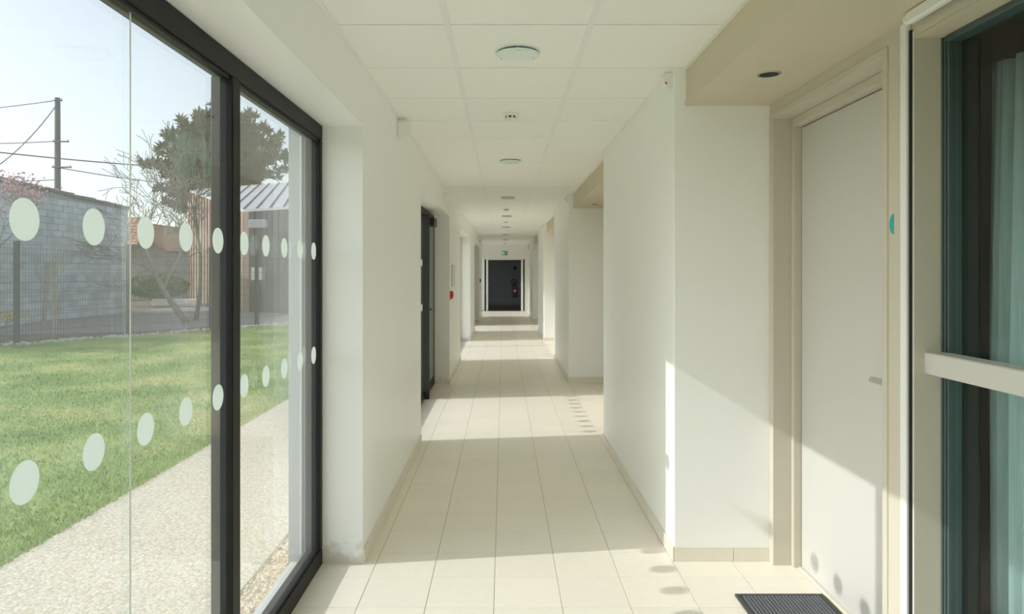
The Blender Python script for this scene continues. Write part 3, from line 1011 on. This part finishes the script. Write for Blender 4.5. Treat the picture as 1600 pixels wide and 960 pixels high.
poly = [(-2.51, -12), (-2.51, 24.5), (-2.9, fence_y(-2.9) - 0.1), (-22, fence_y(-22)), (-22, -12)]
lawn = MB().prism(poly, 'z', -0.2, -0.012).build('lawn', 'lawn', origin=(-6, 8, 0))
tag(lawn, 'mown green lawn between the path and the mesh fence', 'lawn', kind='structure')
o = MB().prism([(-2.8, 24.6), (-9, 17.2), (-12.5, 16.2), (-13.9, 20), (-13.9, 60), (6, 60), (6, 26)], 'z', -0.1, -0.02).build('road', 'asphalt', origin=(-8, 30, 0))
tag(o, 'grey asphalt yard behind the mesh fence', 'road', kind='structure')

# grass blades
NB = 150000
bx_ = -2.50 - rng.random(NB) ** 1.6 * 12.5
by_ = 1.6 + rng.random(NB) ** 1.35 * 17.0
keep = by_ < (FA.y + (bx_ - FA.x) * (FB.y - FA.y) / (FB.x - FA.x) - 0.05)
bx_, by_ = bx_[keep], by_[keep]
n = len(bx_)
ang = rng.random(n) * 2 * np.pi
hgt = 0.018 + rng.random(n) * 0.026
wid = 0.0035 + rng.random(n) * 0.004
lean = (rng.random((n, 2)) - 0.5) * 0.05
V = np.zeros((n, 3, 3))
V[:, 0] = np.stack([bx_ - np.cos(ang) * wid, by_ - np.sin(ang) * wid, np.full(n, -0.013)], 1)
V[:, 1] = np.stack([bx_ + np.cos(ang) * wid, by_ + np.sin(ang) * wid, np.full(n, -0.013)], 1)
V[:, 2] = np.stack([bx_ + lean[:, 0], by_ + lean[:, 1], -0.013 + hgt], 1)


def tri_mesh(name, V, mat):
    """V: (n,3,3) triangles or (n,4,3) quads, all loose."""
    n, k = V.shape[0], V.shape[1]
    me = bpy.data.meshes.new(name)
    me.vertices.add(n * k); me.vertices.foreach_set('co', V.reshape(-1).astype(np.float32))
    me.loops.add(n * k); me.loops.foreach_set('vertex_index', np.arange(n * k, dtype=np.int32))
    me.polygons.add(n); me.polygons.foreach_set('loop_start', np.arange(0, n * k, k, dtype=np.int32))
    me.materials.append(MATS[mat])
    me.update(calc_edges=True)
    me.validate()
    return me


go = place('grass', tri_mesh('grass', V, 'grass_blade'), None, (0, 0, 0))
tag(go, 'short green grass blades covering the lawn', 'grass', kind='stuff')

# pebbles of the gravel strip
ico = bmesh.new(); bmesh.ops.create_icosphere(ico, subdivisions=1, radius=1.0)
IV = np.array([v.co[:] for v in ico.verts]); IFc = np.array([[v.index for v in f.verts] for f in ico.faces]); ico.free()


def pebbles(name, P, S, mat):
    n = len(P)
    R = rng.normal(size=(n, 3, 3)); Q = np.linalg.qr(R)[0]
    sc = S[:, None] * (0.6 + 0.6 * rng.random((n, 3)))
    W = np.einsum('nij,vj->nvi', Q, IV) * sc[:, None, :] + P[:, None, :]
    T = W[:, IFc, :].reshape(-1, 3, 3)
    return tri_mesh(name, T, mat)


o = MB().box(-1.215, XO - 0.002, -12, 26, -0.2, -0.028).build('gravel_bed', 'gravel', origin=(-1.15, 0, 0))
tag(o, 'bed of the narrow gravel strip at the foot of the wall', 'gravel bed', kind='structure')
n = 5200
P = np.stack([-1.212 + rng.random(n) * 0.128, 1.2 + rng.random(n) ** 1.4 * 9, -0.026 + rng.random(n) * 0.016], 1)
o = place('gravel', pebbles('gravel', P, 0.005 + rng.random(n) * 0.006, 'gravel'), None, (0, 0, 0))
tag(o, 'loose cream gravel in the strip against the wall', 'gravel', kind='stuff')
n = 500
t_ = rng.random(n) * 12 - 3
P = np.stack([FA.x + fd.x * t_, FA.y + fd.y * t_, np.full(n, -0.005)], 1) + (rng.random((n, 3)) - 0.5) * np.array([0.5, 0.5, 0.01])
o = place('fence_stones', pebbles('fence_stones', P, 0.02 + rng.random(n) * 0.03, 'stone'), None, (0, 0, 0))
tag(o, 'pale stones scattered along the foot of the fence', 'stones', kind='stuff')

# ---- mesh fence
fc = empty('mesh_fence', FA)
tag(fc, 'dark wire mesh fence with square posts across the lawn', 'fence')
post_s = []
for pxl in (-160, 26, 201, 330, 401):
    k = (pxl - CX) / F                       # x = k*y on this sight line
    t = (k * FA.y - FA.x) / (fd.x - k * fd.y)
    post_s.append(t)
post_s.append(post_s[-1] + 2.0)
FH = 2.05
for t in post_s:
    p = FA + fd * t
    m = MB().box(p.x - 0.045, p.x + 0.045, p.y - 0.045, p.y + 0.045, -0.05, FH + 0.06, 0.006)
    m.build('post', 'fence_metal', fc)
nrm = Vector((-fd.y, fd.x, 0))
for t0, t1 in zip(post_s[:-1], post_s[1:]):
    m = MB()
    nv = int((t1 - t0) / 0.055)
    def bar(p, q, r):
        d = (q - p)
        m.tube([p, q], r, 3, caps=False)
    for i in range(1, nv):
        p = FA + fd * (t0 + (t1 - t0) * i / nv)
        bar(p + Vector((0, 0, 0.04)), p + Vector((0, 0, FH)), 0.003)
    for i in range(11):
        z = 0.05 + i * (FH - 0.06) / 10
        bar(FA + fd * t0 + Vector((0, 0, z)) + nrm * 0.006, FA + fd * t1 + Vector((0, 0, z)) + nrm * 0.006, 0.0035)
    tag(m.build('wire_panel', 'fence_metal', fc), kind='stuff')

# ---- concrete-block outbuilding, parallel to the corridor
BX, BY0, BY1 = -13.9, 12.0, 25.4
bb = empty('block_outbuilding', (BX, BY1, 0))
tag(bb, 'long grey concrete-block outbuilding behind the fence', 'building')


def btop(y): return 3.78 + (25.4 - y) * 0.034


MB().prism([(BY0, -0.1), (BY1, -0.1), (BY1, btop(BY1)), (BY0, btop(BY0))], 'x', BX - 5, BX - 0.012).build('wall_core', 'mortar', bb)
BLK, BHH = 0.50, 0.20
bl_me = MB().box(-0.03, 0.0, -BLK / 2 + 0.010, BLK / 2 - 0.010, 0.010, BHH - 0.010, 0.004).mesh('block', 'block')
bl_half = MB().box(-0.03, 0.0, -BLK / 4 + 0.006, BLK / 4 - 0.006, 0.006, BHH - 0.006, 0.004).mesh('block', 'block')
blk_rest = MB(); nb = 0
for r in range(22):
    y = BY1
    first = True
    while y > BY0:
        L = BLK
        if first and r % 2: L = BLK / 2
        first = False
        yc = y - L / 2; y -= L
        z = r * BHH - 0.05
        if z + BHH > btop(yc) - 0.02: continue
        u = CX + BX * F / yc
        if u > -40 and nb < 300 and z > 0.1:
            place('block', bl_me if L == BLK else bl_half, bb, (BX + random.uniform(-0.004, 0.006), yc, z)); nb += 1
        else:
            blk_rest.box(BX - 0.03, BX, yc - L / 2 + .006, yc + L / 2 - .006, z + .006, z + BHH - .006)
tag(blk_rest.build('outer_blocks', 'block', bb), kind='stuff')
y = BY1 + 0.05
while y > BY0:
    L = random.uniform(0.36, 0.46)
    zc = btop(y - L / 2)
    MB().box(BX - 0.35, BX + 0.06, y - L + 0.01, y, zc - 0.02 + random.uniform(-.015, .02), zc + 0.10 + random.uniform(-.015, .02), 0.015).build('coping_tile', 'coping', bb)
    y -= L

# ---- tiled house far behind
hx, hy = -19.5, 36.0
hs = empty('tiled_house', (hx, hy, 0))
tag(hs, 'distant house with a low orange tiled roof', 'house')
MB().prism([(hx - 3, 0), (hx + 1.8, 0), (hx + 1.8, 2.6), (hx - 0.4, 4.05), (hx - 3, 2.6)], 'y', hy, hy + 8).build('walls', 'render_wall', hs)
for s, (xa, za, xb, zb) in enumerate(((hx + 2.0, 2.5, hx - 0.4, 4.12), (hx - 3.2, 2.5, hx - 0.4, 4.12))):
    for k in range(10):
        t0, t1 = k / 10, (k + 1) / 10 + 0.02
        x0, z0, x1, z1 = xa + (xb - xa) * t0, za + (zb - za) * t0, xa + (xb - xa) * t1, za + (zb - za) * t1
        m = MB()
        q = 14
        vs = [(x, hy - 0.2 + 8.4 * i / (q * 2), z + 0.03 * (1 if i % 2 else -1) + 0.03 * k * 0) for i in range(q * 2 + 1) for (x, z) in ((x0, z0 + 0.07), (x1, z1 + 0.03))]
        m.add(vs, [[2 * i, 2 * i + 1, 2 * i + 3, 2 * i + 2] for i in range(q * 2)])
        m.build('tile_course', 'roof_tile', hs)
# its long side faces the viewer's left: a sloping tiled pitch in view
m = MB()
for k in range(9):
    t0, t1 = k / 9, (k + 1) / 9 + .03
    z0, z1 = 2.75 + 1.5 * t0, 2.75 + 1.5 * t1
    y0, y1 = hy - 1.4 + 1.5 * t0, hy - 1.4 + 1.5 * t1
    mm = MB()
    q = 12
    vs = [(hx - 2.6 + 3.6 * i / (q * 2), y, z + 0.04 * (i % 2)) for i in range(q * 2 + 1) for (y, z) in ((y0, z0 + 0.08), (y1, z1 + 0.03))]
    mm.add(vs, [[2 * i, 2 * i + 1, 2 * i + 3, 2 * i + 2] for i in range(q * 2)])
    mm.build('tile_course', 'roof_tile', hs)

# ---- timber hut with standing-seam roof
HC = Vector((-9.65, 25.5, 3.80)); HA = Vector((-16.8, 36.7, 5.86))
UE, UR = 0.62, 1.76                       # right-hand ends of eave and ridge
he = Vector((3.67, -1.456, 0.056)); HD = HC + he * UE; HR = HA + he * UR
hut = empty('timber_hut', (HC.x, HC.y, 0))
tag(hut, 'timber-clad hut with pale standing-seam metal roof behind the fence', 'hut')
dn = (HA - HC); Lw = Vector((dn.x, dn.y, 0)).length; du = Vector((dn.x, dn.y, 0)).normalized()
nl = Vector((-du.y, du.x, 0))            # outward of the boarded side wall
if nl.x > 0: nl = -nl
nbd = 34
for i in range(nbd):
    s0, s1 = Lw * i / nbd, Lw * (i + 1) / nbd - 0.07
    p0 = Vector((HC.x, HC.y, 0)) + du * s0; p1 = Vector((HC.x, HC.y, 0)) + du * s1
    h0, h1 = HC.z + (HA.z - HC.z) * s0 / Lw - 0.10, HC.z + (HA.z - HC.z) * s1 / Lw - 0.10
    th = 0.09 if i % 2 else 0.03
    a_, b_ = p0 + nl * th, p1 + nl * th
    c_, d_ = p1 - nl * 0.02, p0 - nl * 0.02
    vs = [(q.x, q.y, -0.05) for q in (a_, b_, c_, d_)] + [(a_.x, a_.y, h0), (b_.x, b_.y, h1), (c_.x, c_.y, h1), (d_.x, d_.y, h0)]
    MB().add(vs, [[0, 1, 2, 3], [4, 5, 6, 7], [0, 1, 5, 4], [1, 2, 6, 5], [2, 3, 7, 6], [3, 0, 4, 7]]).build('cladding_board', 'wood_board', hut)
# core volume just behind the boards
ins = 0.03
core = [Vector((HC.x, HC.y, 0)), Vector((HA.x, HA.y, 0)), Vector((HR.x, HR.y, 0)), Vector((HD.x, HD.y, 0))]
ce_ = sum(core, Vector()) / 4
cc = [q + (ce_ - q).normalized() * 0.06 for q in core]
tops = [HC.z - 0.12, HA.z - 0.12, HR.z - 0.12, HD.z - 0.12]
vs = [(q.x, q.y, -0.05) for q in cc] + [(q.x, q.y, t) for q, t in zip(cc, tops)]
MB().add(vs, [[0, 1, 2, 3], [4, 5, 6, 7], [0, 1, 5, 4], [1, 2, 6, 5], [2, 3, 7, 6], [3, 0, 4, 7]]).build('wall_core', 'shade_board', hut)
fu = Vector((he.x, he.y, 0)).normalized(); Lf = Vector((he.x, he.y, 0)).length * UE
nf = Vector((fu.y, -fu.x, 0))
if nf.y > 0: nf = -nf
nfb = 9
for i in range(nfb):
    s0, s1 = Lf * i / nfb, Lf * (i + 1) / nfb - 0.025
    p0 = Vector((HC.x, HC.y, 0)) + fu * s0; p1 = Vector((HC.x, HC.y, 0)) + fu * s1
    th = 0.03 if i % 2 else 0.012
    a_, b_, c_, d_ = p0 + nf * th, p1 + nf * th, p1 - nf * 0.02, p0 - nf * 0.02
    vs = [(q.x, q.y, -0.05) for q in (a_, b_, c_, d_)] + [(q.x, q.y, 3.70) for q in (a_, b_, c_, d_)]
    MB().add(vs, [[0, 1, 2, 3], [4, 5, 6, 7], [0, 1, 5, 4], [1, 2, 6, 5], [2, 3, 7, 6], [3, 0, 4, 7]]).build('front_board', 'wood_board' if i == 0 else 'shade_board', hut)
rq = [HC, HD, HR, HA]
vs = [(q.x, q.y, q.z - 0.10) for q in rq] + [(q.x, q.y, q.z) for q in rq]
roof_o = MB().add(vs, [[0, 1, 2, 3], [4, 5, 6, 7], [0, 1, 5, 4], [1, 2, 6, 5], [2, 3, 7, 6], [3, 0, 4, 7]]).build('roof', 'zinc', hut)
sdv = (HA + he * 1.35) - HC                # direction of the seams, lying in the roof plane
for i in range(-9, 6):
    u0 = 0.155 * i
    t_lo = 0.0 if u0 >= 0 else -u0 / 1.35
    # right edge of the roof runs from UE at the eave to UR at the ridge
    t_hi = 1.0 if u0 + 1.35 <= UR else (UE - u0) / (1.35 - (UR - UE))
    if t_hi - t_lo < 0.03: continue
    p = HC + he * u0
    a_, b_ = p + sdv * t_lo + Vector((0, 0, 0.02)), p + sdv * min(t_hi, 1.0) + Vector((0, 0, 0.02))
    MB().tube([a_, b_], 0.035, 4).build('roof_seam', 'zinc_seam', roof_o)
lp = px(404, 351, 24.6)
MB().box(lp.x - 0.30, lp.x + 0.30, lp.y - 0.14, lp.y + 0.14, lp.z - 0.14, lp.z + 0.17, 0.02).build('wall_lamp', 'zinc', hut)
npn = px(401, 428, 24.75)
MB().box(npn.x - 0.19, npn.x + 0.19, npn.y - 0.02, npn.y + 0.3, npn.z - 0.23, npn.z + 0.23, 0.01).build('notice_board', 'sign_white', hut)

# ---- utility pole and cables
pp = px(90, 300, 40.0)
up = empty('utility_pole', (pp.x, pp.y, 0))
tag(up, 'tall grey utility pole rising behind the block outbuilding', 'utility pole')
ptop = px(90, 153, 40.0).z
MB().tube([(pp.x, pp.y, -0.1), (pp.x, pp.y, ptop)], [0.20, 0.145], 10).build('pole', 'pole_wood', up)
for (yy_, w_) in ((158, 0.35), (222, 0.75), (262, 0.9)):
    q = px(90, yy_, 40.0)
    arm = MB().box(q.x - w_ * 0.25, q.x + w_, q.y - 0.2, q.y - 0.08, q.z - 0.035, q.z + 0.035, 0.01).build('cross_arm', 'pole_wood', up)
    for k in (-0.2, 0.9):
        MB().lathe([(0.03, 0), (0.045, 0.03), (0.025, 0.06), (0.04, 0.09)], (q.x + w_ * k, q.y - 0.14, q.z + 0.035), 'z', 8).build('insulator', 'white_plastic', arm)


def cable(p, q, sag, label, r=0.028):
    pts = [p.lerp(q, t) - Vector((0, 0, sag * 4 * t * (1 - t))) for t in np.linspace(0, 1, 26)]
    o = MB().tube(pts, r, 5).build('power_cable', 'cable')
    tag(o, label, 'cable', 'power cables across the sky')


cable(px(-300, 182, 48), px(88, 157, 39.9), 0.35, 'power cable running left from the top of the utility pole')
cable(px(-300, 218, 46), px(88, 221, 39.9), 0.25, 'power cable meeting the middle arm of the utility pole')
cable(px(-120, 300, 34), px(87, 166, 39.9), 1.2, 'slanting cable falling left from the utility pole top')
cable(px(-200, 214, 30), px(500, 271, 41), 0.35, 'long cable crossing the sky towards the conifer', 0.032)
cable(px(91, 262, 39.9), px(470, 300, 41.5), 0.3, 'thin low cable from the utility pole towards the hut')
cable(px(-200, 270, 46), px(89, 281, 39.9), 0.3, 'faint low cable left of the utility pole')


# ---- trees
def branch_tree(base, height, r0, seed, lean=(0, 0, 0), levels=5, spread=0.6, up=0.12, ratio=0.72, first=0.38, kids=(2, 3)):
    """Bare branching tree: returns trunk mesh builder, branch mesh builder and twig tips."""
    R = random.Random(seed)
    trunk, br, tips = MB(), MB(), []

    def grow(p, d, L, r, lev):
        n = 4
        pts, rad = [p], [r]
        q = p.copy()
        for i in range(n):
            d = (d + Vector((R.uniform(-1, 1), R.uniform(-1, 1), R.uniform(-1, 1))) * 0.13 + Vector((0, 0, up * 0.3))).normalized()
            q = q + d * (L / n)
            pts.append(q.copy()); rad.append(max(0.008, r * (1 - 0.38 * (i + 1) / n)))
        (trunk if lev == 0 else br).tube(pts, rad, 7 if lev < 2 else 4, caps=lev < 2)
        if lev >= levels:
            tips.append(q); return
        nk = R.randint(*kids)
        for k in range(nk):
            ax = Vector((R.uniform(-1, 1), R.uniform(-1, 1), R.uniform(-0.5, 0.6))).normalized()
            nd = (d + ax * spread * R.uniform(0.7, 1.3) + Vector((0, 0, up))).normalized()
            s = pts[-1] if k < 2 else pts[R.randint(2, 3)]
            grow(s, nd, L * ratio * R.uniform(0.8, 1.15), rad[-1] * 0.78, lev + 1)
    grow(Vector(base), (Vector((0, 0, 1)) + Vector(lean)).normalized(), height * first, r0, 0)
    return trunk, br, tips


def tree(name, label, base, height, r0, seed, bark='bark', group=None, cat='tree', **kw):
    t, b, tips = branch_tree(base, height, r0, seed, **kw)
    r = empty(name, base)
    t.build('trunk', bark, r, smooth=True)
    tag(b.build('branches', bark, r), kind='stuff')
    tag(r, label, cat, group)
    return r, tips


b0 = px(292, 505, 19.8); b0.z = 0
tree('bare_fruit_tree', 'bare spreading fruit tree leaning left behind the fence', b0, 3.7, 0.10, 14, lean=(-0.75, 0, 0), spread=0.95, up=0.08, first=0.42, ratio=0.76, kids=(3, 3), levels=6)
b1 = px(306, 500, 21.0); b1.z = 0
tree('bare_sapling', 'slender bare tree with mossy trunk close to the timber hut', b1, 5.0, 0.07, 23, levels=6, kids=(2, 3), bark='bark_moss', lean=(0.05, 0, 0), spread=0.55, up=0.25, first=0.40)
b2 = px(84, 526, 15.5); b2.z = 0
tree('young_tree', 'pale twiggy young tree by the foot of the fence', b2, 2.3, 0.028, 5, bark='bark_pale', spread=0.55, up=0.25, levels=4, first=0.32, lean=(-0.2, 0, 0))
st = px(80, 500, 18.4)
for k, (xx, lab) in enumerate(((68, 'pale wooden stake leaning left beside the young tree'), (86, 'pale upright wooden stake beside the young tree'))):
    q = px(xx, 500, 18.0); q.z = 0
    m = MB().tube([q, q + Vector((0.12 if k == 0 else 0.0, 0, 1.75))], [0.05, 0.045], 6)
    tag(m.build('wooden_stake', 'bark_pale'), lab, 'stake', 'wooden stakes by the young tree')

# blossoming tree reaching in from the left
b3 = Vector((-12.6, 15.6, 0))
r3, tips = tree('blossom_tree', 'pink blossoming tree reaching in from the left', b3, 3.7, 0.08, 41, lean=(0.25, 0, 0), spread=0.75, up=0.12, levels=5, first=0.36, kids=(3, 3))
P = []
for t in tips:
    for k in range(5):
        P.append((t.x + random.gauss(0, 0.10), t.y + random.gauss(0, 0.10), t.z + random.gauss(0, 0.09)))
P = np.array(P)
o = place('blossoms', pebbles('blossoms', P, 0.018 + rng.random(len(P)) * 0.016, 'blossom'), r3, (0, 0, 0))
o.location = -WO[r3.name]
tag(o, 'small pink blossoms on the twigs', kind='stuff')

# yellow flowering shrub at the fence foot
q = px(10, 490, 16.2)
n = 80
P = np.array([q.x, q.y, 0.42]) + rng.normal(size=(n, 3)) * np.array([0.2, 0.2, 0.09])
fr = empty('flowering_shrub', (q.x, q.y, 0))
tag(fr, 'low shrub with yellow flowers at the left edge behind the fence', 'shrub')
t, b, tp = branch_tree((q.x, q.y, 0), 0.8, 0.02, 3, spread=1.1, levels=3, first=0.3)
t.build('stem', 'bark', fr); tag(b.build('twigs', 'bark', fr), kind='stuff')
o = place('flowers', pebbles('flowers', P, 0.014 + rng.random(n) * 0.014, 'yellow_flower'), fr, (0, 0, 0)); o.location = -WO[fr.name]
tag(o, 'small yellow flowers', kind='stuff')


def leaf_cloud(C, radii, n, size, radial=False):
    """n leaf quads scattered through an ellipsoid shell."""
    D = rng.normal(size=(n, 3)); D /= np.linalg.norm(D, axis=1)[:, None]
    rad = (0.55 + 0.45 * rng.random(n) ** 0.5)
    P = np.array(C) + D * rad[:, None] * np.array(radii)
    Q = np.linalg.qr(rng.normal(size=(n, 3, 3)))[0]
    s = size * (0.6 + 0.8 * rng.random(n))
    if radial:                      # sprays that point outwards and up
        A = D + np.array([0, 0, 0.35]) + 0.35 * rng.normal(size=(n, 3)); A /= np.linalg.norm(A, axis=1)[:, None]
        B = np.cross(A, Q[:, 1]); B /= np.linalg.norm(B, axis=1)[:, None]
        a, b = A * s[:, None] * 1.7, B * s[:, None] * 0.42
    else:
        a, b = Q[:, 0] * s[:, None], Q[:, 1] * s[:, None] * 0.5
    return np.stack([P - a - b * .4, P - b, P + a, P + b], 1)


# conifer: irregular crown made of drooping tufts
cb = px(352, 300, 48.0); cb.z = 0
cf_ = empty('conifer_tree', cb)
tag(cf_, 'large dark conifer with a ragged crown behind the timber hut', 'tree')
MB().tube([cb + Vector((0, 0, -0.2)), cb + Vector((0.2, 0, 5)), cb + Vector((0.1, 0, 11.3))], [0.42, 0.32, 0.06], 10).build('trunk', 'bark', cf_, smooth=True)
limbs = MB()
L = []
RR = random.Random(19)
for k in range(95):
    z = 5.4 + 6.6 * (k / 95.0) ** 0.9
    u = (z - 5.4) / 7.2
    prof = 4.5 * (1 - max(0, u - 0.35) ** 1.7 * 1.75) * (0.80 + 0.2 * min(1, u / 0.15))
    w = RR.uniform(0, 2 * math.pi)
    rr = max(0.5, prof * RR.uniform(0.55, 1.15))
    s = cb + Vector((0.1, 0, z - 0.3))
    tipv = cb + Vector((rr * math.cos(w), rr * math.sin(w), z + RR.uniform(0.1, 0.9)))
    limbs.tube([s, s.lerp(tipv, 0.5) + Vector((0, 0, -0.1)), tipv], [0.10, 0.06, 0.02], 4, caps=False)
    for j in range(9):
        f = 0.38 + 0.66 * (j / 8.0)
        c = s.lerp(tipv, f) + Vector((RR.gauss(0, 0.22), RR.gauss(0, 0.22), RR.gauss(0, 0.18)))
        L.append(leaf_cloud(c, (0.34, 0.34, 0.26), 30, 0.17, True))
tag(limbs.build('limbs', 'bark', cf_), kind='stuff')
o = place('foliage', tri_mesh('foliage', np.concatenate(L), 'conifer'), cf_, (0, 0, 0)); o.location = -WO[cf_.name]
tag(o, 'ragged dark olive foliage', kind='stuff')

# shrubs behind the yard
for (xx, yy_, d, rx, rz, lab) in ((276, 425, 46, 1.3, 1.5, 'green bush between the tiled house and the timber hut'),
                                  (245, 448, 30, 1.3, 0.5, 'low green hedge in front of the tiled house')):
    q = px(xx, yy_, d)
    r = empty('green_bush', (q.x, q.y, 0))
    tag(r, lab, 'bush')
    MB().tube([(q.x, q.y, -0.05), (q.x, q.y, max(0.3, q.z))], [0.1, 0.05], 6).build('stem', 'bark', r)
    o = place('leaves', tri_mesh('leaves', leaf_cloud((q.x, q.y, max(q.z, rz)), (rx, rx, rz), 2500, 0.12), 'bush_leaf'), r, (0, 0, 0)); o.location = -WO[r.name]
    tag(o, kind='stuff')
kb = px(274, 462, 29.0)
o = MB().box(kb.x - 1.0, kb.x + 0.9, kb.y, kb.y + 0.3, 0, 0.32, 0.03).build('stone_kerb', 'stone')
tag(o, 'pale stone kerb at the edge of the asphalt yard', 'kerb')
